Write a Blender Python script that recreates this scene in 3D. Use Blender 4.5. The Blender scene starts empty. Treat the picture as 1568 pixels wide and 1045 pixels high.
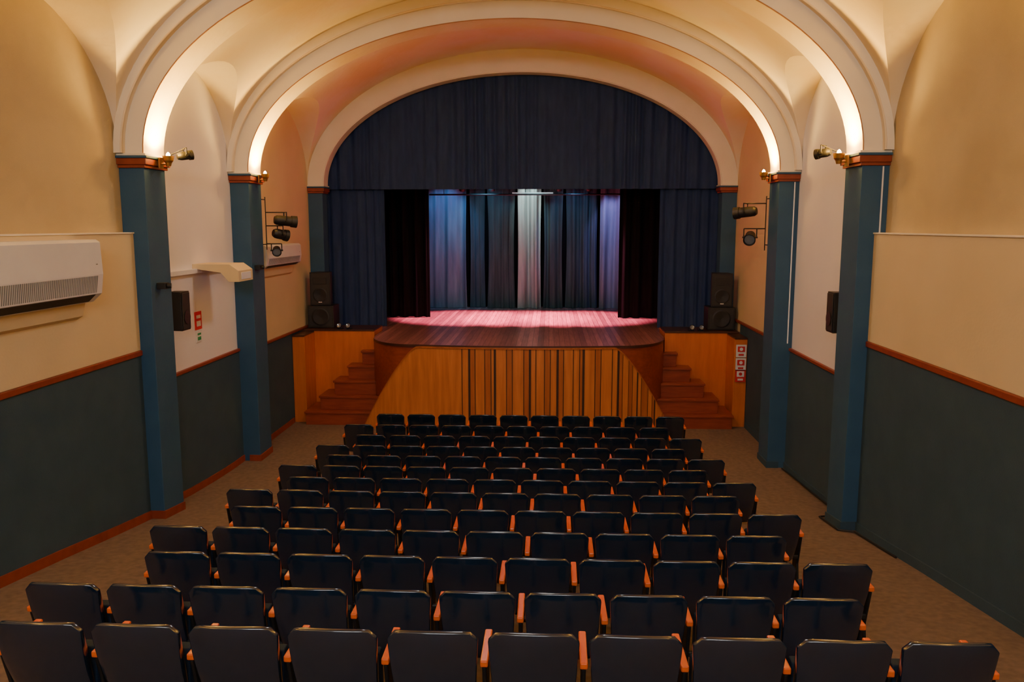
import bpy, bmesh, math, random
from mathutils import Vector, Matrix
random.seed(7)
SC = bpy.context.scene
COL = SC.collection
pi = math.pi

# ------------------------------------------------------------------ materials
def mat(name, c1, c2=None, rough=0.6, scale=4.0, stretch=(1,1,1), bump=0.0, bscale=60.0,
        metallic=0.0, spec=0.5, emit=None, estr=0.0, sheen=0.0, coat=0.0, lo=0.3, hi=0.7, detail=4, shcol=None):
    m = bpy.data.materials.new(name); m.use_nodes = True
    nt = m.node_tree; b = nt.nodes["Principled BSDF"]
    b.inputs["Roughness"].default_value = rough
    b.inputs["Metallic"].default_value = metallic
    b.inputs["Specular IOR Level"].default_value = spec
    b.inputs["Sheen Weight"].default_value = sheen
    if shcol: b.inputs["Sheen Tint"].default_value = (*shcol,1)
    b.inputs["Coat Weight"].default_value = coat
    b.inputs["Coat Roughness"].default_value = 0.15
    tc = nt.nodes.new("ShaderNodeTexCoord")
    mp = nt.nodes.new("ShaderNodeMapping"); mp.inputs["Scale"].default_value = stretch
    nt.links.new(tc.outputs["Object"], mp.inputs["Vector"])
    n = nt.nodes.new("ShaderNodeTexNoise"); n.inputs["Scale"].default_value = scale
    n.inputs["Detail"].default_value = detail
    nt.links.new(mp.outputs[0], n.inputs["Vector"])
    r = nt.nodes.new("ShaderNodeValToRGB")
    r.color_ramp.elements[0].position = lo; r.color_ramp.elements[1].position = hi
    r.color_ramp.elements[0].color = (*c1, 1)
    r.color_ramp.elements[1].color = (*(c2 or tuple(min(1, c*1.12) for c in c1)), 1)
    nt.links.new(n.outputs["Fac"], r.inputs["Fac"])
    nt.links.new(r.outputs["Color"], b.inputs["Base Color"])
    if bump > 0:
        n2 = nt.nodes.new("ShaderNodeTexNoise"); n2.inputs["Scale"].default_value = bscale
        nt.links.new(mp.outputs[0], n2.inputs["Vector"])
        bp = nt.nodes.new("ShaderNodeBump"); bp.inputs["Strength"].default_value = bump
        bp.inputs["Distance"].default_value = 0.02
        nt.links.new(n2.outputs["Fac"], bp.inputs["Height"])
        nt.links.new(bp.outputs["Normal"], b.inputs["Normal"])
    if emit:
        b.inputs["Emission Color"].default_value = (*emit, 1)
        b.inputs["Emission Strength"].default_value = estr
    return m

def plank_mat(name, c1, c2, rough, bw, along='Y', gap=(0.02,0.01,0.01)):
    m = mat(name, c1, c2, rough, 2.0, (14, 1, 14) if along == 'Y' else (14, 14, 1), coat=0.2)
    nt = m.node_tree; b = nt.nodes["Principled BSDF"]
    tc = nt.nodes["Texture Coordinate"]
    sep = nt.nodes.new("ShaderNodeSeparateXYZ"); nt.links.new(tc.outputs["Object"], sep.inputs[0])
    mu = nt.nodes.new("ShaderNodeMath"); mu.operation = 'DIVIDE'; mu.inputs[1].default_value = bw
    nt.links.new(sep.outputs["X"], mu.inputs[0])
    fr = nt.nodes.new("ShaderNodeMath"); fr.operation = 'FRACT'; nt.links.new(mu.outputs[0], fr.inputs[0])
    lt = nt.nodes.new("ShaderNodeMath"); lt.operation = 'LESS_THAN'; lt.inputs[1].default_value = 0.07
    nt.links.new(fr.outputs[0], lt.inputs[0])
    fl = nt.nodes.new("ShaderNodeMath"); fl.operation = 'FLOOR'; nt.links.new(mu.outputs[0], fl.inputs[0])
    wn = nt.nodes.new("ShaderNodeTexWhiteNoise"); wn.noise_dimensions = '1D'
    nt.links.new(fl.outputs[0], wn.inputs["W"])
    hs = nt.nodes.new("ShaderNodeHueSaturation")
    ma = nt.nodes.new("ShaderNodeMath"); ma.operation = 'MULTIPLY_ADD'
    ma.inputs[1].default_value = 0.6; ma.inputs[2].default_value = 0.7
    nt.links.new(wn.outputs["Value"], ma.inputs[0]); nt.links.new(ma.outputs[0], hs.inputs["Value"])
    ramp = [n for n in nt.nodes if n.type == 'VALTORGB'][0]
    nt.links.new(ramp.outputs["Color"], hs.inputs["Color"])
    mix = nt.nodes.new("ShaderNodeMix"); mix.data_type = 'RGBA'
    nt.links.new(lt.outputs[0], mix.inputs["Factor"])
    nt.links.new(hs.outputs["Color"], mix.inputs["A"])
    mix.inputs["B"].default_value = (*gap, 1)
    nt.links.new(mix.outputs["Result"], b.inputs["Base Color"])
    return m

M = {}
M['plaster']  = mat('vault_plaster', (0.84,0.66,0.38), (0.87,0.76,0.62), 0.8, 0.8, bump=0.2, bscale=9, lo=0.38, hi=0.62, detail=6)
M['archface'] = mat('arch_plaster', (0.84,0.76,0.62), (0.88,0.81,0.69), 0.75, 2.0, bump=0.08, bscale=12)
M['white']    = mat('white_wall_paint', (0.84,0.79,0.81), (0.87,0.83,0.84), 0.8, 1.3, bump=0.08, bscale=20)
M['beige']    = mat('beige_fabric_panel', (0.55,0.43,0.245), (0.64,0.51,0.30), 0.9, 0.9, bump=0.3, bscale=150, lo=0.35, hi=0.65, detail=6)
M['cream']    = mat('cream_wall_paint', (0.74,0.585,0.345), (0.80,0.64,0.39), 0.8, 1.0, bump=0.08, bscale=30)
M['wains']    = mat('slate_teal_wainscot', (0.024,0.060,0.098), (0.031,0.071,0.114), 0.75, 3.0, bump=0.15, bscale=80)
M['pier']     = mat('blue_pier_paint', (0.020,0.078,0.165), (0.026,0.090,0.185), 0.65, 3.0, bump=0.08, bscale=30)
M['brown']    = mat('brown_trim_wood', (0.22,0.036,0.012), (0.30,0.052,0.020), 0.45, 8, (1,1,1))
M['arris']    = mat('brown_arch_line', (0.40,0.18,0.07), (0.46,0.22,0.09), 0.6)
M['carpet']   = mat('brown_carpet', (0.17,0.113,0.078), (0.24,0.162,0.115), 0.95, 14, bump=0.4, bscale=250)
M['navy']     = mat('navy_curtain_velvet', (0.008,0.027,0.105), (0.014,0.040,0.145), 0.85, 3, (3,3,0.6), sheen=0.2, shcol=(0.2,0.4,1.0))
M['black']    = mat('black_curtain', (0.004,0.004,0.005), (0.008,0.008,0.009), 0.95, 3, (3,3,0.5), spec=0.1)
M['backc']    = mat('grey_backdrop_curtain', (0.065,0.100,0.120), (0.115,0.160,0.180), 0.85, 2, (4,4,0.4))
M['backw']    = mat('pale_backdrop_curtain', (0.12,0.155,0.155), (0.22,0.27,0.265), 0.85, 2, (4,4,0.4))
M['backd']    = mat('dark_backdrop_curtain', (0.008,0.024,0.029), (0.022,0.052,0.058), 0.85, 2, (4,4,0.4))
M['stagef']   = plank_mat('stage_floor_boards', (0.30,0.12,0.12), (0.48,0.21,0.21), 0.36, 0.11, gap=(0.08,0.03,0.03))
M['oak']      = mat('honey_wood_panel', (0.50,0.145,0.030), (0.66,0.22,0.048), 0.4, 1.6, (9,9,0.7), coat=0.2)
M['oak2']     = mat('dark_honey_wood', (0.36,0.095,0.020), (0.48,0.14,0.034), 0.4, 1.8, (9,9,0.7), coat=0.2)
M['slat']     = mat('dark_slat_gap', (0.03,0.012,0.006), (0.05,0.018,0.008), 0.6)
M['orange']   = mat('orange_wood_box', (0.58,0.14,0.020), (0.70,0.19,0.035), 0.45, 1.5, (7,7,0.9), coat=0.15)
M['stairs']   = mat('red_brown_stair_wood', (0.24,0.038,0.014), (0.34,0.064,0.024), 0.4, 3, (1,6,6), coat=0.2)
M['edge']     = mat('stage_nosing', (0.05,0.02,0.015), (0.08,0.03,0.02), 0.35)
M['seatback'] = mat('seat_back_shell', (0.004,0.012,0.026), (0.006,0.016,0.036), 0.16, 6, spec=0.9, coat=0.5)
M['seatfab']  = mat('seat_upholstery', (0.004,0.018,0.046), (0.007,0.025,0.062), 0.85, 30, bump=0.2, bscale=300)
M['arm']      = mat('armrest_varnished_wood', (0.72,0.10,0.014), (0.84,0.15,0.024), 0.35, 6, (6,1,6), coat=0.3)
M['metal']    = mat('dark_metal', (0.02,0.02,0.022), (0.03,0.03,0.032), 0.4, 10, metallic=0.6)
M['blackp']   = mat('black_plastic', (0.010,0.010,0.011), (0.016,0.016,0.018), 0.5, 10)
M['grille']   = mat('speaker_grille', (0.012,0.012,0.013), (0.028,0.028,0.03), 0.6, 200)
M['acw']      = mat('white_appliance_plastic', (0.80,0.80,0.84), (0.84,0.84,0.87), 0.35, 5)
M['acg']      = mat('grey_louvre', (0.22,0.23,0.24), (0.28,0.29,0.30), 0.5, 5)
M['acd']      = mat('dark_vent_slot', (0.02,0.02,0.02), None, 0.6)
M['brass']    = mat('brass', (0.45,0.24,0.07), (0.55,0.32,0.10), 0.35, 8, metallic=0.8)
M['bulb']     = mat('lit_halogen_glass', (1,0.8,0.5), None, 0.4, emit=(1,0.68,0.28), estr=150)
M['lens']     = mat('glass_lens', (0.12,0.14,0.18), (0.2,0.22,0.26), 0.08, 6, spec=0.8)
M['red']      = mat('red_sign', (0.65,0.02,0.03), (0.7,0.03,0.04), 0.5)
M['green']    = mat('green_sign', (0.02,0.30,0.10), (0.03,0.35,0.12), 0.5)
M['wsign']    = mat('white_plate', (0.75,0.74,0.72), (0.8,0.8,0.78), 0.5)

# ------------------------------------------------------------------ mesh builder
class MB:
    def __init__(s): s.v=[]; s.f=[]; s.m=[]; s.s=[]; s.mats=[]
    def mi(s, k):
        if k not in s.mats: s.mats.append(k)
        return s.mats.index(k)
    def face(s, pts, k, smooth=False):
        b=len(s.v); s.v += [tuple(p) for p in pts]; s.f.append(list(range(b,b+len(pts))))
        s.m.append(s.mi(k)); s.s.append(smooth)
    def box(s, x0,x1,y0,y1,z0,z1,k, T=None):
        p=[(x,y,z) for z in (z0,z1) for y in (y0,y1) for x in (x0,x1)]
        if T: p=[tuple(T@Vector(q)) for q in p]
        b=len(s.v); s.v+=p
        for f in ((0,2,3,1),(4,5,7,6),(0,1,5,4),(2,6,7,3),(0,4,6,2),(1,3,7,5)):
            s.f.append([b+i for i in f]); s.m.append(s.mi(k)); s.s.append(False)
    def grid(s, rows, k, smooth=True, closed=False):
        b=len(s.v); n=len(rows[0])
        for r in rows: s.v += [tuple(p) for p in r]
        for j in range(len(rows)-1):
            for i in range(n if closed else n-1):
                i2=(i+1)%n
                s.f.append([b+j*n+i, b+j*n+i2, b+(j+1)*n+i2, b+(j+1)*n+i])
                s.m.append(s.mi(k)); s.s.append(smooth)
    def prism(s, poly, ax, a0, a1, k):
        def P(q,a):
            return {'x':(a,q[0],q[1]),'y':(q[0],a,q[1]),'z':(q[0],q[1],a)}[ax]
        b=len(s.v); n=len(poly)
        s.v += [P(q,a0) for q in poly]+[P(q,a1) for q in poly]
        fs=[list(range(n))[::-1], list(range(n,2*n))]+[[i,(i+1)%n,n+(i+1)%n,n+i] for i in range(n)]
        for f in fs:
            s.f.append([b+i for i in f]); s.m.append(s.mi(k)); s.s.append(False)
    def tube(s, prof, origin, direction, k, seg=20):
        d=Vector(direction).normalized(); q=d.to_track_quat('Z','Y'); o=Vector(origin)
        for a,bb in zip(prof[:-1],prof[1:]):
            rows=[]
            for (t,r) in ((a[0],a[1]),(bb[0],bb[1])):
                rows.append([tuple(o+q@Vector((max(r,1e-4)*math.cos(2*pi*i/seg),max(r,1e-4)*math.sin(2*pi*i/seg),t))) for i in range(seg)])
            s.grid(rows, bb[2] if len(bb)>2 else k, smooth=True, closed=True)
    def cyl(s,p0,p1,r,k,seg=12):
        p0=Vector(p0);p1=Vector(p1);L=(p1-p0).length
        s.tube([(0,0),(0,r),(L,r),(L,0)],p0,p1-p0,k,seg)
    def obj(s, name, bevel=0.0, weld=False, seg=2, angle=40, loc=None):
        me=bpy.data.meshes.new(name)
        if loc:
            s.v=[(p[0]-loc[0],p[1]-loc[1],p[2]-loc[2]) for p in s.v]
        me.from_pydata(s.v,[],s.f)
        for k in s.mats: me.materials.append(M[k])
        me.polygons.foreach_set('material_index', s.m)
        me.polygons.foreach_set('use_smooth', s.s)
        if weld:
            bm=bmesh.new(); bm.from_mesh(me)
            bmesh.ops.remove_doubles(bm, verts=bm.verts, dist=1e-5)
            bmesh.ops.recalc_face_normals(bm, faces=bm.faces)
            bm.to_mesh(me); bm.free()
        me.update()
        o=bpy.data.objects.new(name, me); COL.objects.link(o)
        if loc: o.location=loc
        if bevel>0:
            b=o.modifiers.new('bevel','BEVEL'); b.width=bevel; b.segments=seg
            b.limit_method='ANGLE'; b.angle_limit=math.radians(angle)
        return o

def lerp_tab(tab, x):
    if x<=tab[0][0]:
        (x0,y0),(x1,y1)=tab[0],tab[1]; return y0+(y1-y0)*(x-x0)/(x1-x0)
    for (x0,y0),(x1,y1) in zip(tab[:-1],tab[1:]):
        if x<=x1: return y0+(y1-y0)*(x-x0)/(x1-x0)
    return tab[-1][1]

# ------------------------------------------------------------------ dimensions
HW=4.80; PW=4.47; SPR=5.09; RM=2.92; YB=-4.0; YP=18.57
PIERS=[(0.9,1.45),(5.65,6.20),(10.36,10.93),(14.00,14.60)]
ROWY=[4.14+0.835*k for k in range(13)]
FZ=[1.16,1.00,.88,.76,.65,.54,.42,.31,.21,.12,.06,.02,0.01]
FT=[(y+0.1,z) for y,z in zip(ROWY,FZ)]
def floorz(y): return max(0.0, lerp_tab(FT,y))
SZ=1.80

# ------------------------------------------------------------------ floor
mb=MB(); ys=[YB]+[y for y,_ in FT]+[15.0,17.8,24.5]
mb.grid([[(x,y,floorz(y)) for x in (-5.0,-2.5,0,2.5,5.0)] for y in ys],'carpet',smooth=False)
mb.grid([[(x,y,floorz(y)-0.25) for x in (-5.0,5.0)] for y in ys],'carpet',smooth=False)
mb.obj('floor')

# ------------------------------------------------------------------ walls
for side,nm in ((-1,'left'),(1,'right')):
    mb=MB()
    def X(a,b): return (min(side*a,side*b), max(side*a,side*b))
    segs=[(YB,10.6,'beige'),(10.6,14.3,'white'),(14.3,YP+0.4,'cream')]
    for y0,y1,k in segs:
        x0,x1=X(HW,HW+0.2); mb.box(x0,x1,y0,y1,-0.2,6.90,k)
    mb.obj('wall_'+nm)
    zt = 2.50 if side<0 else 2.68
    z1 = 2.0 if side<0 else 2.07
    z2 = 1.92 if side<0 else 2.10
    for (th,a,b,zb,zz) in ((0.14,1.45,5.65,0.0,zt),(0.14,6.20,10.36,-0.1,zt),(0.03,10.93,14.00,-0.1,z1),(0.03,14.60,17.68,-0.1,z2)):
        mb=MB(); x0,x1=X(HW-th,HW)
        mb.box(x0,x1,a,b,zb,zz,'wains'); mb.obj('wainscot_'+nm)
    for a,b in ((1.45,5.65),(6.20,10.36)):
        mb=MB()
        x0,x1=X(HW-0.14,HW); mb.box(x0,x1,a,b,zt+0.07,4.08,'cream')
        x0,x1=X(HW-0.155,HW); mb.box(x0,x1,a,b,4.08,4.10,'archface')
        mb.obj('acoustic_panel_'+nm, bevel=0.006)
    mb=MB(); x0,x1=X(HW-0.165,HW)
    for a,b in ((1.45,5.65),(6.20,10.36)): mb.box(x0,x1,a,b,zt,zt+0.07,'brown')
    x0,x1=X(HW-0.055,HW)
    mb.box(x0,x1,10.93,14.00,z1,z1+0.05,'brown')
    mb.box(x0,x1,14.60,YP,z2+0.002,z2+0.05,'brown')
    mb.obj('trim_'+nm, bevel=0.01)
    mb=MB(); bk='brown' if side<0 else 'wains'
    def bb(xa,ya,yb,th=0.02,h=0.11):
        n=max(2,int((yb-ya)/0.4))
        for i in range(n):
            a=ya+(yb-ya)*i/n; b=ya+(yb-ya)*(i+1)/n
            A=side*xa; B=side*(xa-th)
            za,zb=floorz(a),floorz(b)
            P=[(A,a,za),(B,a,za),(B,a,za+h),(A,a,za+h)]; Q=[(A,b,zb),(B,b,zb),(B,b,zb+h),(A,b,zb+h)]
            for k in range(4): mb.face([P[k],P[(k+1)%4],Q[(k+1)%4],Q[k]],bk)
            mb.face(P,bk); mb.face(Q,bk)
    bb(HW-0.14,1.45,5.65); bb(HW-0.14,6.2,10.36); bb(HW-0.03,10.93,14.00); bb(HW-0.03,14.6,16.9)
    for (a,b) in PIERS[1:]:
        bb(PW,a,b)
        x0,x1=X(PW-0.02,HW-0.14); z=floorz(a); mb.box(x0,x1,a-0.02,a,z,z+0.11,bk)
    mb.obj('baseboard_'+nm)
    for (a,b) in PIERS+[(YP,YP+0.38)]:
        mb=MB(); x0,x1=X(PW,HW-0.001)
        zb=floorz(b)-0.02 if a<18 else 1.925
        mb.box(x0,x1,a,b,zb,4.91,'pier')
        x1_=HW-0.001
        x0,x1=X(PW-0.03,x1_); mb.box(x0,x1,a-0.03,b+0.03,4.91,4.95,'brown')
        x0,x1=X(PW-0.055,x1_); mb.box(x0,x1,a-0.055,b+0.055,4.95,5.03,'brown')
        x0,x1=X(PW-0.075,x1_); mb.box(x0,x1,a-0.075,b+0.075,5.03,5.06,'pier')
        x0,x1=X(PW-0.05,x1_); mb.box(x0,x1,a-0.05,b+0.05,5.06,5.09,'archface')
        if a>10 and a<18 and side>0:
            xx=side*(HW-0.08)
            mb.cyl((xx,a-0.012,4.1 if a<12 else 2.2),(xx,a-0.012,4.90),0.011,'acw',8)
        mb.obj('pier', bevel=0.008, loc=(side*(PW+HW)/2,(a+b)/2,0))
mb=MB(); mb.box(-5.0,5.0,YB-0.2,YB,-0.2,8.3,'cream'); mb.obj('wall_back')

# ------------------------------------------------------------------ vaulted ceiling
LUN=[(1.45,5.65,1.6),(6.20,10.36,1.62),(10.93,14.00,1.5),(14.60,YP,1.6)]
rows=[(YB,0.0)]
for a,b,R in LUN:
    n=28
    for i in range(n+1):
        rows.append(((a+b)/2-(b-a)/2*math.cos(pi*i/n), R*math.sin(pi*i/n)))
rows.append((YP+0.02,0.0))
mb=MB(); NS=56; G=[];L=[];Rr=[]
for y,lz in rows:
    lz=max(lz,0.0); th=math.asin(min(1,lz/RM)); r=[]
    for i in range(NS+1):
        t=th+(pi-2*th)*i/NS
        r.append((HW*math.cos(t),y,SPR+RM*math.sin(t)))
    G.append(r)
    L.append([(HW+0.02,y,SPR+lz),r[0]]); Rr.append([r[-1],(-HW-0.02,y,SPR+lz)])
mb.grid(G,'plaster'); mb.grid(L,'plaster'); mb.grid(Rr,'plaster')
mb.obj('ceiling')

def ring(mb,a,b,ao,bo,y0,y1,k,kf,n=72):
    I0=[];I1=[];O0=[];O1=[]
    for i in range(n+1):
        t=pi*i/n; c,s=math.cos(t),math.sin(t)
        I0.append((a*c,y0,SPR+b*s)); I1.append((a*c,y1,SPR+b*s))
        O0.append((ao*c,y0,SPR+bo*s)); O1.append((ao*c,y1,SPR+bo*s))
    mb.grid([I0,I1],k); mb.grid([I0,O0],kf); mb.grid([I1,O1],kf); mb.grid([O0,O1],kf)
def arris(mb,a,b,y,r,k,n=72,seg=8):
    rows=[]
    for i in range(n+1):
        t=pi*i/n; c,s=math.cos(t),math.sin(t)
        nx,nz=c/a,s/b; l=math.hypot(nx,nz); nx/=l;nz/=l
        rows.append([(a*c+r*math.cos(q)*nx, y+r*math.sin(q), SPR+b*s+r*math.cos(q)*nz) for q in [2*pi*j/seg for j in range(seg)]])
    mb.grid(rows,k,closed=True)
for (a,b) in PIERS:
    mb=MB()
    ring(mb,PW,2.46,HW-0.10,2.74,a,b,'plaster','archface')
    ring(mb,HW-0.10,2.74,HW,2.95,a-0.10,b+0.10,'plaster','archface')
    arris(mb,PW,2.46,a,0.008,'arris'); arris(mb,HW-0.10,2.74,a-0.10,0.012,'plaster')
    mb.obj('transverse_arch', loc=(0,(a+b)/2,SPR))
mb=MB()
ring(mb,4.44,2.44,5.0,3.05,YP,YP+0.38,'archface','archface')
arris(mb,4.44,2.44,YP,0.014,'archface')
mb.obj('proscenium_arch', loc=(0,YP+0.19,SPR))

# ------------------------------------------------------------------ stage house
mb=MB(); mb.box(-5.2,-5.0,YP+0.4,24.6,-0.2,8.3,'black'); mb.obj('wall_stage_left')
mb=MB(); mb.box(5.0,5.2,YP+0.4,24.6,-0.2,8.3,'black'); mb.obj('wall_stage_right')
mb=MB(); mb.box(-5.2,5.2,24.4,24.6,-0.2,8.3,'black'); mb.obj('wall_stage_back')
mb=MB(); mb.box(-5.2,5.2,YP+0.4,24.6,8.3,8.4,'black'); mb.obj('ceiling_stage')

def apron_y(x): return 16.18+0.038*x*x
def apron_top(x):
    x=abs(x)
    if x<=2.0: return SZ-0.03
    t=min(1,(x-2.0)/1.2); return (SZ-0.03)*(1-t**1.35)
def stage_y(x):
    x=abs(x)
    if x<=2.1: return apron_y(x)
    if x<=3.15:
        s=(x-2.1)/1.05; return apron_y(2.1)+(17.72-apron_y(2.1))*(1-math.sqrt(max(0,1-s*s)))
    return 18.58
mb=MB()
xs=[-4.79,-4.0,-3.16]+[-3.15+6.3*i/90 for i in range(91)]+[3.16,4.0,4.79]
def q(x,z,dy=0): return (x,stage_y(x)+dy,z)
mb.grid([[q(x,SZ) for x in xs],[(x,24.39,SZ) for x in xs]],'stagef',smooth=False)
xa=[x for x in xs if abs(x)<3.155]
mb.grid([[q(x,SZ,-0.03) for x in xa],[q(x,SZ) for x in xa]],'edge',smooth=False)
mb.grid([[q(x,SZ-0.05,-0.03) for x in xa],[q(x,SZ,-0.03) for x in xa]],'edge')
mb.grid([[q(x,SZ-0.05,-0.03) for x in xa],[q(x,SZ-0.05,0.01) for x in xa]],'edge')
mb.grid([[q(x,0.0,0.0) for x in xs],[q(x,SZ-0.001,0.0) for x in xs]],'stairs')
mb.obj('stage')
mb=MB()
N=120; xp=[-3.19+6.38*i/N for i in range(N+1)]
def seg(x0,x1,k,yo=-0.06):
    n=max(1,int((x1-x0)/0.06)); a=[x0+(x1-x0)*i/n for i in range(n+1)]
    mb.grid([[(x,apron_y(x)+yo,0.0) for x in a],[(x,apron_y(x)+yo,apron_top(x)) for x in a]],k,smooth=False)
seg(-3.19,-1.18,'oak')
x=-1.18; i=0
bw=[.10,.14,.09,.17,.11,.08,.19,.10,.20,.12,.09,.15]
while x<3.16:
    w=1.15*bw[i%len(bw)]*(1.0 if x<2.0 else 0.7); x1=min(3.19,x+w)
    seg(x,x1,'oak' if (i*7%5)<3 else 'oak2')
    g=(0.045 if i%4==1 else 0.016)*(1.0 if x<2.0 else 0.6)
    a=[x1-g,x1]
    if x1<3.15:
        mb.grid([[(xx,apron_y(xx)-0.066,0.0) for xx in a],[(xx,apron_y(xx)-0.066,apron_top(xx)-0.02) for xx in a]],'slat',smooth=False)
    x=x1; i+=1
mb.grid([[(x,apron_y(x)-0.075,apron_top(x)) for x in xp],[(x,apron_y(x)-0.032,apron_top(x)) for x in xp]],'oak2',smooth=False)
mb.grid([[(x,apron_y(x)-0.075,apron_top(x)-0.03) for x in xp],[(x,apron_y(x)-0.075,apron_top(x)) for x in xp]],'oak2',smooth=False)
mb.grid([[(x,apron_y(x)-0.032,0) for x in xp],[(x,apron_y(x)-0.032,apron_top(x)) for x in xp]],'oak2',smooth=False)
mb.obj('stage_front_panelling')
for side,nm in ((-1,'left'),(1,'right')):
    mb=MB()
    for i in range(6):
        xi=4.46-0.265*i; yf=16.72+0.19*i
        z1=0.297*(i+1)
        x0,x1=sorted((side*xi,side*2.15))
        mb.box(x0,x1,yf,17.69,z1-0.297 if i else 0.0,z1-0.045,'stairs')
        x0,x1=sorted((side*(xi+0.025),side*2.15))
        mb.box(x0,x1,yf-0.025,17.69,z1-0.045,z1,'stairs')
    mb.obj('stage_stairs', bevel=0.006, loc=(side*3.3,17.2,0))
    mb=MB()
    x0,x1=sorted((side*4.765,side*3.17))
    mb.box(x0,x1,17.70,YP-0.01,0.0,1.89,'orange')
    mb.box(x0,x1,17.68,YP-0.01,1.89,1.92,'edge')
    x0,x1=sorted((side*4.765,side*4.50)); mb.box(x0,x1,16.95,17.70,0,1.86,'orange')
    mb.box(x0,x1,16.93,17.68,1.86,1.89,'edge')
    mb.obj('stage_side_box', bevel=0.006, loc=(side*4.0,18.0,0))

# ------------------------------------------------------------------ curtains
def curtain(name,x0,x1,z0,z1,y,k,amp=0.05,wl=0.26,seed=0,pinch=0.0):
    rnd=random.Random(seed); mb=MB()
    nx=int((x1-x0)/0.018); nz=14
    ph=[rnd.uniform(0,6.28) for _ in range(5)]
    rows=[]
    xm=(x0+x1)/2
    for j in range(nz+1):
        v=j/nz; z=z0+(z1-z0)*v; r=[]
        a=amp*(1.15-0.3*v)
        for i in range(nx+1):
            x=x0+(x1-x0)*i/nx
            p=2*pi*x/wl+1.3*math.sin(x*2.1+ph[0])+0.8*math.sin(x*5.3+ph[1])+0.15*math.sin(v*4+ph[2]+x)
            dy=a*(math.sin(p)+0.35*math.sin(2.3*p+ph[3]))*(0.65+0.35*math.sin(x*1.7+ph[4]))
            xx=xm+(x-xm)*(1-pinch*math.sin(pi*min(1,v*1.25))) if pinch else x
            r.append((xx,y+dy,z))
        rows.append(r)
    mb.grid(rows,k)
    mb.box(x0,x1,y-0.03,y+0.03,z1-0.08,z1,k)
    return mb.obj(name, loc=((x0+x1)/2,y,z0))
curtain('proscenium_valance_curtain',-4.55,4.55,5.02,7.66,19.12,'navy',0.050,0.34,1)
curtain('proscenium_side_curtain',-4.60,-3.20,SZ+0.01,5.25,19.30,'navy',0.06,0.24,2)
curtain('proscenium_side_curtain',3.20,4.60,SZ+0.01,5.25,19.30,'navy',0.06,0.24,3)
curtain('black_leg_curtain',-4.7,-2.45,SZ+0.01,6.3,21.3,'black',0.06,0.3,4)
curtain('black_leg_curtain',2.45,4.7,SZ+0.01,6.3,21.3,'black',0.06,0.3,5)
curtain('black_border_curtain',-4.7,4.7,5.25,7.2,20.1,'black',0.05,0.3,6)
curtain('black_backing_curtain',-3.6,3.6,SZ+0.01,6.2,24.2,'black',0.05,0.3,12)
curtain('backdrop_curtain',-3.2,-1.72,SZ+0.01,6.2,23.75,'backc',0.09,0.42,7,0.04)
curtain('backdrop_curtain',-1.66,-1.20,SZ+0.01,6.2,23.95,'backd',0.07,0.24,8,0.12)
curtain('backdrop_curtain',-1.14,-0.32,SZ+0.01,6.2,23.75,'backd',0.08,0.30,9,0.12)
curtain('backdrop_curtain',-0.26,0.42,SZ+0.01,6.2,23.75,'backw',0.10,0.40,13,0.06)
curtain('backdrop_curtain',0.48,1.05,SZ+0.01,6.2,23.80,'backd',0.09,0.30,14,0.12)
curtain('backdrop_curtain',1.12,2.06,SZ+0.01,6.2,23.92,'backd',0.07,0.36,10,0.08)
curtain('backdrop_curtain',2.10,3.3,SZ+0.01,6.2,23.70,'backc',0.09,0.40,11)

# ------------------------------------------------------------------ seats
def seat_mesh(extra_arm):
    mb=MB(); nu,nv=12,8
    def P(u,v,front):
        hw=0.222+0.026*v
        au=abs(u); zt=0.838+0.014*(1-u*u)-(0.045*((au-0.78)/0.22)**2 if au>0.78 else 0)
        zb=0.34+(0.03*((au-0.8)/0.2)**2 if au>0.8 else 0)
        z=zb+v*(zt-zb)
        y=0.02-0.12*v-0.036*(1-u*u)-0.02*math.sin(pi*v)
        if front: y+=0.036+0.026*math.sin(pi*min(1,v*1.0))
        return (hw*u,y,z)
    Rg=[[P(-1+2*i/nu,j/nv,False) for i in range(nu+1)] for j in range(nv+1)]
    Fg=[[P(-1+2*i/nu,j/nv,True) for i in range(nu+1)] for j in range(nv+1)]
    mb.grid(Rg,'seatback'); mb.grid(Fg,'seatfab')
    mb.grid([Rg[-1],Fg[-1]],'seatback'); mb.grid([Rg[0],Fg[0]],'seatback')
    mb.grid([[r[0] for r in Rg],[r[0] for r in Fg]],'seatback'); mb.grid([[r[-1] for r in Rg],[r[-1] for r in Fg]],'seatback')
    prof=[(0.07,0.34),(0.17,0.31),(0.205,0.36),(0.195,0.58),(0.16,0.61),(0.10,0.60)]
    mb.prism(prof,'x',-0.215,0.215,'seatfab')
    mb.prism([(0.17,0.32),(0.215,0.36),(0.205,0.57),(0.19,0.56)],'x',-0.20,0.20,'seatback')
    def arm(x):
        mb.prism([(-0.03,0.600),(0.28,0.610),(0.33,0.618),(0.345,0.630),(0.33,0.640),(-0.03,0.638)],'x',x-0.022,x+0.022,'arm')
        mb.prism([(0.0,0.02),(0.24,0.02),(0.19,0.30),(0.24,0.598),(-0.02,0.595),(0.06,0.30)],'x',x-0.012,x+0.012,'metal')
        mb.box(x-0.035,x+0.035,-0.03,0.27,-0.03,0.025,'metal')
    arm(-0.275)
    if extra_arm: arm(0.275)
    mb.box(-0.27,0.27,0.02,0.05,0.36,0.40,'metal')
    o=mb.obj('tmp',bevel=0.010,weld=True,seg=2,angle=45)
    dg=bpy.context.evaluated_depsgraph_get(); dg.update()
    me=bpy.data.meshes.new_from_object(o.evaluated_get(dg))
    bpy.data.objects.remove(o); me.name='theater_seat_mesh'
    return me
S0=seat_mesh(False); S1=seat_mesh(True)
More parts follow.
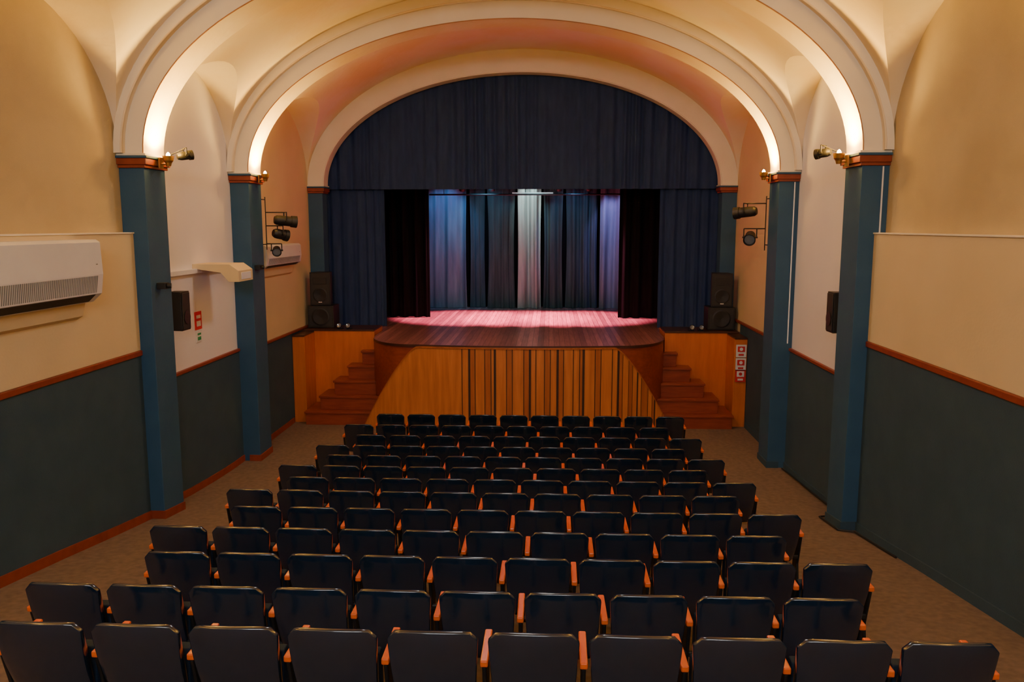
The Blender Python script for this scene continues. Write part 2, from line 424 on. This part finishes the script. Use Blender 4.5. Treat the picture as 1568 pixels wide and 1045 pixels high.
for k,(y,fz) in enumerate(zip(ROWY,FZ)):
    xl = -2.42 if k%2==0 else -2.80
    for j in range(10):
        o=bpy.data.objects.new('theater_seat', S1 if j==9 else S0); COL.objects.link(o)
        o.location=(xl+0.55*(j+0.5),y+0.10,fz+0.005)
        o.rotation_euler=(0,0,random.uniform(-0.012,0.012))

# ------------------------------------------------------------------ wall air conditioners
def ac(name,yc,ln,zc,h,depth):
    mb=MB(); x=-HW+ (0.141 if yc<10.4 else 0.001)
    y0,y1=yc-ln/2,yc+ln/2
    prof=[(x,zc+h/2),(x+depth*0.80,zc+h/2),(x+depth*0.95,zc+h/2-0.03),(x+depth,zc-h*0.05),(x+depth*0.9,zc-h*0.36),(x+depth*0.55,zc-h/2),(x,zc-h/2)]
    mb.prism(prof,'y',y0,y1,'acw')
    n=int(ln/0.035)
    for i in range(n):
        a=y0+0.10+(ln-0.2)*i/n
        mb.prism([(x+depth*1.0-0.001,zc-h*0.07),(x+depth*1.012,zc-h*0.07),(x+depth*0.915,zc-h*0.34),(x+depth*0.895,zc-h*0.34)],'y',a,a+0.017,'acg')
    mb.prism([(x+depth*0.86,zc-h*0.37),(x+depth*0.89,zc-h*0.37),(x+depth*0.62,zc-h*0.48),(x+depth*0.58,zc-h*0.49)],'y',y0+0.12,y1-0.12,'acd')
    mb.box(x+depth*0.97,x+depth*0.985,y1-0.13,y1-0.09,zc+h*0.05,zc+h*0.12,'acg')
    mb.prism([(x,zc-h/2),(x+depth*0.35,zc-h/2),(x+depth*0.22,zc-h/2-0.16),(x,zc-h/2-0.20)],'y',y0+0.1,y1-0.06,'cream')
    mb.obj(name,bevel=0.008,loc=(x,yc,zc))
ac('wall_air_conditioner',7.92,2.25,3.68,0.70,0.30)
ac('wall_air_conditioner',16.1,2.1,3.60,0.44,0.24)
mb=MB()
mb.prism([(-4.80,3.60),(-4.22,3.60),(-4.08,3.50),(-4.08,3.33),(-4.24,3.33),(-4.36,3.47),(-4.80,3.53)],'y',12.35,12.95,'cream')
mb.box(-4.80,-4.72,11.1,13.9,3.46,3.53,'acw')
mb.box(-4.078,-4.07,12.45,12.85,3.36,3.47,'acw')
mb.obj('wall_air_duct',bevel=0.01,loc=(-4.8,12.6,3.5))

# ------------------------------------------------------------------ speakers
def wall_speaker(side,y,z):
    mb=MB(); xw=side*(HW)
    x0,x1=sorted((xw-side*0.05,xw-side*0.25))
    mb.prism([(x0,y+0.10),(x1,y+0.14),(x1,y-0.14),(x0,y-0.10)] if side<0 else [(x0,y-0.14),(x1,y-0.10),(x1,y+0.10),(x0,y+0.14)],'z',z-0.28,z+0.28,'blackp')
    xf=xw-side*0.252
    a,b=sorted((xf,xf-side*0.012)); mb.box(a,b,y-0.12,y+0.12,z-0.26,z+0.26,'grille')
    mb.tube([(0,0.0),(0,0.09),(0.012,0.10),(0.014,0.0)],(xf-side*0.01,y,z-0.09),(-side,0,0),'blackp',20)
    a,b=sorted((xw,xw-side*0.06)); mb.box(a,b,y-0.04,y+0.04,z-0.10,z+0.10,'metal')
    mb.obj('wall_speaker',bevel=0.01,loc=(xw,y,z))
wall_speaker(-1,11.50,2.97); wall_speaker(1,11.45,3.0)
def pa(side):
    xc=side*4.42; y0=17.95
    mb=MB()
    mb.box(xc-0.29,xc+0.29,y0,y0+0.5,1.93,2.42,'blackp'); mb.box(xc-0.26,xc+0.26,y0-0.012,y0,1.96,2.39,'grille')
    mb.tube([(0,0.19),(0.01,0.2),(0.015,0.17),(0.0,0.0)],(xc,y0-0.012,2.175),(0,-1,0),'blackp',28)
    mb.prism([(xc-0.23,y0+0.02),(xc+0.23,y0+0.02),(xc+0.17,y0+0.42),(xc-0.17,y0+0.42)],'z',2.43,3.16,'blackp')
    mb.box(xc-0.21,xc+0.21,y0+0.008,y0+0.02,2.46,3.13,'grille')
    mb.tube([(0,0.155),(0.01,0.165),(0.014,0.14),(0.0,0.0)],(xc,y0+0.008,2.66),(0,-1,0),'blackp',28)
    mb.box(xc-0.15,xc+0.15,y0+0.0,y0+0.01,2.90,3.05,'blackp')
    mb.box(xc-0.04,xc+0.04,y0-0.004,y0+0.008,2.49,2.52,'wsign')
    mb.obj('loudspeaker_stack',bevel=0.012,loc=(xc,y0+0.2,1.93))
pa(-1); pa(1)

def spot(name,loc,tgt,e,col,ang,blend=0.6,r=0.08):
    l=bpy.data.lights.new(name,'SPOT'); l.energy=e; l.color=col; l.spot_size=math.radians(ang); l.spot_blend=blend; l.shadow_soft_size=r
    o=bpy.data.objects.new(name,l); COL.objects.link(o); o.location=loc
    o.rotation_euler=(Vector(tgt)-Vector(loc)).to_track_quat('-Z','Y').to_euler(); return o
# ------------------------------------------------------------------ sconces on piers
for (a,b) in PIERS:
    for side in (-1,1):
        yc=(a+b)/2; x=side*(PW-0.19)
        mb=MB()
        mb.cyl((side*(PW-0.10),yc,4.98),(x,yc,4.98),0.014,'brass')
        mb.tube([(0,0.0),(0.0,0.03),(0.04,0.04),(0.07,0.062),(0.13,0.075),(0.13,0.068),(0.06,0.03),(0.06,0.0)],(x,yc,4.95),(0,0,1),'brass',20)
        mb.tube([(0,0.0),(0.0,0.022),(0.05,0.030),(0.085,0.018),(0.10,0.0)],(x,yc,5.03),(0,0,1),'bulb',16)
        p0,p1=sorted((side*(PW-0.10),side*(PW-0.078)))
        mb.box(p0,p1,yc-0.05,yc+0.05,4.92,5.06,'brass')
        mb.obj('uplight_sconce',loc=(x,yc,4.99))
        spot('sconce_lamp',(x,yc,5.17),(x+side*0.32,yc,6.17),480,(1.0,0.58,0.10),150,1.0,0.05)
        L_=bpy.data.lights.new('sconce_glow','POINT'); L_.energy=26; L_.color=(1.0,0.50,0.08); L_.shadow_soft_size=0.05
        lo=bpy.data.objects.new('sconce_glow',L_); COL.objects.link(lo); lo.location=(x-side*0.10,yc,5.17)

# ------------------------------------------------------------------ theatre spotlights
def fixture(mb,p,d,r=0.10,L=0.30):
    d=Vector(d).normalized(); p=Vector(p)
    mb.tube([(0,0),(0,r*0.7),(0.04,r*0.95),(L*0.3,r),(L*0.75,r),(L*0.75,r*1.15),(L,r*1.2),(L,r*1.1),(L*0.9,r*0.95),(L*0.9,0,'lens')],p-d*L/2,d,'blackp',22)
    s=Vector((d.y,-d.x,0)).normalized()
    for q in (-1,1):
        mb.cyl(p+s*q*(r+0.02),p+s*q*(r+0.02)+Vector((0,0,r*1.7)),0.010,'metal',8)
        mb.cyl(p+s*q*(r-0.01),p+s*q*(r+0.04),0.016,'metal',8)
    mb.cyl(p-s*(r+0.02)+Vector((0,0,r*1.7)),p+s*(r+0.02)+Vector((0,0,r*1.7)),0.010,'metal',8)
    return p+Vector((0,0,r*1.7))
for side,zs in ((-1,(4.27,4.03,3.74)),(1,(4.42,3.98))):
    mb=MB(); yb=14.78; xw=side*PW
    mb.cyl((xw,yb,3.75),(xw,yb,4.70),0.009,'metal')
    for zz in (3.85,4.65):
        mb.cyl((xw,yb,zz),(xw,14.61,zz),0.009,'metal')
    for i,zz in enumerate(zs):
        xx=xw-side*(0.36 if i==0 else 0.26 if i==1 else 0.18)
        t=fixture(mb,(xx,yb,zz),(-side*0.85,0.5,-0.10) if i==0 else (-side*0.3,-0.9,-0.35) if i==2 or (side>0 and i==1) else (-side*0.7,0.7,-0.2),0.09 if i<2 else 0.07,0.40 if i==0 else 0.28 if i==1 else 0.2)
        mb.cyl(t,(xw,yb,t.z),0.010,'metal')
    mb.obj('stage_spotlight',loc=(xw,yb,4.2))
for side in (-1,1):
    mb=MB(); x=side*(PW-0.32); y=10.85
    t=fixture(mb,(x,y,5.10),(-side*0.7,0.6,0.15 if side<0 else -0.1),0.055,0.2)
    mb.cyl(t,(side*(PW-0.09),y,t.z-0.10),0.008,'metal'); mb.cyl((side*(PW-0.09),y,t.z-0.10),(side*(PW-0.09),y,4.95),0.008,'metal')
    mb.obj('small_floodlight',loc=(x,y,5.0))
mb=MB(); mb.box(-PW+0.001,-PW+0.12,10.50,10.62,3.36,3.44,'blackp'); mb.tube([(0,0.03),(0.05,0.035),(0.05,0.0,'lens')],(-PW+0.12,10.56,3.40),(1,0.3,0),'blackp',14); mb.obj('junction_camera',bevel=0.005)
mb=MB(); mb.box(-PW+0.001,-PW+0.10,14.1,14.3,3.42,3.50,'blackp'); mb.tube([(0,0.025),(0.04,0.03),(0.04,0.0,'lens')],(-PW+0.10,14.2,3.46),(1,0.2,0),'blackp',14); mb.obj('junction_camera',bevel=0.005)

# ------------------------------------------------------------------ signs
def sign(name,side,y,z,w,h,k,k2):
    mb=MB(); x=side*HW; a,b=sorted((x,x-side*0.012)); mb.box(a,b,y-w/2,y+w/2,z-h/2,z+h/2,k)
    a,b=sorted((x-side*0.012,x-side*0.016)); mb.box(a,b,y-w*0.3,y+w*0.3,z-h*0.32,z-h*0.02,k2); mb.box(a,b,y-w*0.3,y+w*0.3,z+h*0.12,z+h*0.30,k2)
    mb.obj(name,bevel=0.003)
sign('fire_extinguisher_sign',-1,12.45,2.72,0.24,0.28,'red','wsign')
sign('exit_route_sign',-1,12.45,2.47,0.20,0.18,'wsign','green')
sign('wall_thermostat',1,11.45,2.60,0.14,0.20,'wsign','acg')
for i,(z,k,k2) in enumerate(((1.62,'wsign','red'),(1.34,'wsign','red'),(1.10,'red','wsign'))):
    mb=MB(); h=0.13
    mb.box(4.53,4.74,16.915,16.929,z-h,z+h,k)
    mb.box(4.56,4.71,16.910,16.915,z-h*0.15,z+h*0.75,k2); mb.box(4.58,4.69,16.910,16.915,z-h*0.75,z-h*0.45,k2)
    mb.cyl((4.635,16.907,z+h*0.3),(4.635,16.911,z+h*0.3),0.035,k,16)
    mb.obj('safety_sign',bevel=0.002)
for x in (-3.75,3.75,-3.95,3.95):
    mb=MB()
    mb.box(x-0.06,x+0.06,17.78,17.88,1.921,1.935,'metal')
    mb.tube([(0,0),(0,0.035),(0.08,0.05),(0.12,0.055),(0.11,0.045),(0.10,0.0,'lens')],(x,17.80,1.985),(0,-0.9,0.25),'blackp',16)
    mb.cyl((x-0.055,17.83,1.93),(x-0.055,17.83,1.99),0.006,'metal',6); mb.cyl((x+0.055,17.83,1.93),(x+0.055,17.83,1.99),0.006,'metal',6)
    mb.obj('footlight',loc=(x,17.83,1.92))
mb=MB()
pts=[(4.60,9.0),(4.58,10.2),(4.40,10.28),(4.40,11.0),(4.72,11.1),(4.70,13.9)]
for (xa_,ya_),(xb_,yb_) in zip(pts[:-1],pts[1:]):
    mb.cyl((xa_,ya_,floorz(ya_)+0.02),(xb_,yb_,floorz(yb_)+0.02),0.012,'blackp',8)
mb.obj('floor_cable')

# ------------------------------------------------------------------ stage lighting batten
mb=MB()
mb.cyl((-2.6,22.4,5.02),(2.6,22.4,5.02),0.022,'metal')
for x in (-2.2,0.0,2.2): mb.cyl((x,22.4,5.02),(x,22.4,8.29),0.008,'metal',6)
mb.box(-0.35,0.75,22.38,22.42,5.045,5.075,'acw')
for x in (-1.7,-0.9,0.9,1.7):
    t=fixture(mb,(x,22.4,5.25),(0,0.5,-0.9),0.08,0.24)
mb.obj('lighting_batten')

spot('blue_spot',(-2.2,22.3,5.7),(-2.35,23.8,4.1),300,(0.08,0.38,1.0),64)
spot('blue_spot',(-1.1,22.0,5.6),(-1.2,23.8,3.9),150,(0.15,0.65,1.0),70)
spot('white_spot',(0.1,22.9,6.1),(0.08,23.8,4.6),430,(0.78,1.0,0.95),40,0.8)
spot('grey_spot',(0.3,20.8,5.2),(0.3,23.8,3.6),110,(0.40,0.95,1.0),75,0.8)
spot('blue_spot',(1.3,22.1,5.7),(1.4,23.8,4.0),160,(0.12,0.48,1.0),64)
spot('purple_spot',(2.4,22.5,5.7),(2.5,23.8,4.0),460,(0.46,0.34,1.0),48)
for x in (-1.4,0.0,1.4):
    spot('pink_wash_spot',(x,21.3,7.0),(x*1.1,21.3,1.8),7500,(1.0,0.20,0.34),43,0.55)
spot('pink_wash_spot',(0.3,20.45,6.9),(0.2,18.2,1.8),2600,(1.0,0.22,0.33),52,0.9)

# ------------------------------------------------------------------ added fill lighting
def area(name,loc,tgt,e,col,sx,sy):
    l=bpy.data.lights.new(name,'AREA'); l.shape='RECTANGLE'; l.size=sx; l.size_y=sy; l.energy=e; l.color=col
    o=bpy.data.objects.new(name,l); COL.objects.link(o); o.location=loc
    o.rotation_euler=(Vector(tgt)-Vector(loc)).to_track_quat('-Z','Y').to_euler(); return o
area('fill_light',(0.0,-2.5,6.6),(0,14,3.2),330,(0.88,0.95,1.0),4.0,0.8)  # unseen soft fill added behind the camera to brighten the hall
area('fill_light',(0.0,12.5,7.3),(0,12.5,0),70,(0.98,0.95,0.90),0.8,0.8)  # second, weaker fill under the vault, no fixture modelled
W=bpy.data.worlds.new('world'); SC.world=W; W.use_nodes=True
W.node_tree.nodes['Background'].inputs[0].default_value=(0.05,0.05,0.06,1)
W.node_tree.nodes['Background'].inputs[1].default_value=0.2

# ------------------------------------------------------------------ camera
cam=bpy.data.cameras.new('camera'); co=bpy.data.objects.new('camera',cam); COL.objects.link(co)
co.location=(0.68,0.0,4.18); co.rotation_euler=(math.radians(90-8.0),0,math.radians(2.65))
cam.sensor_width=36; cam.lens=28.8; cam.clip_end=200
SC.camera=co
bpy.context.view_layer.update()
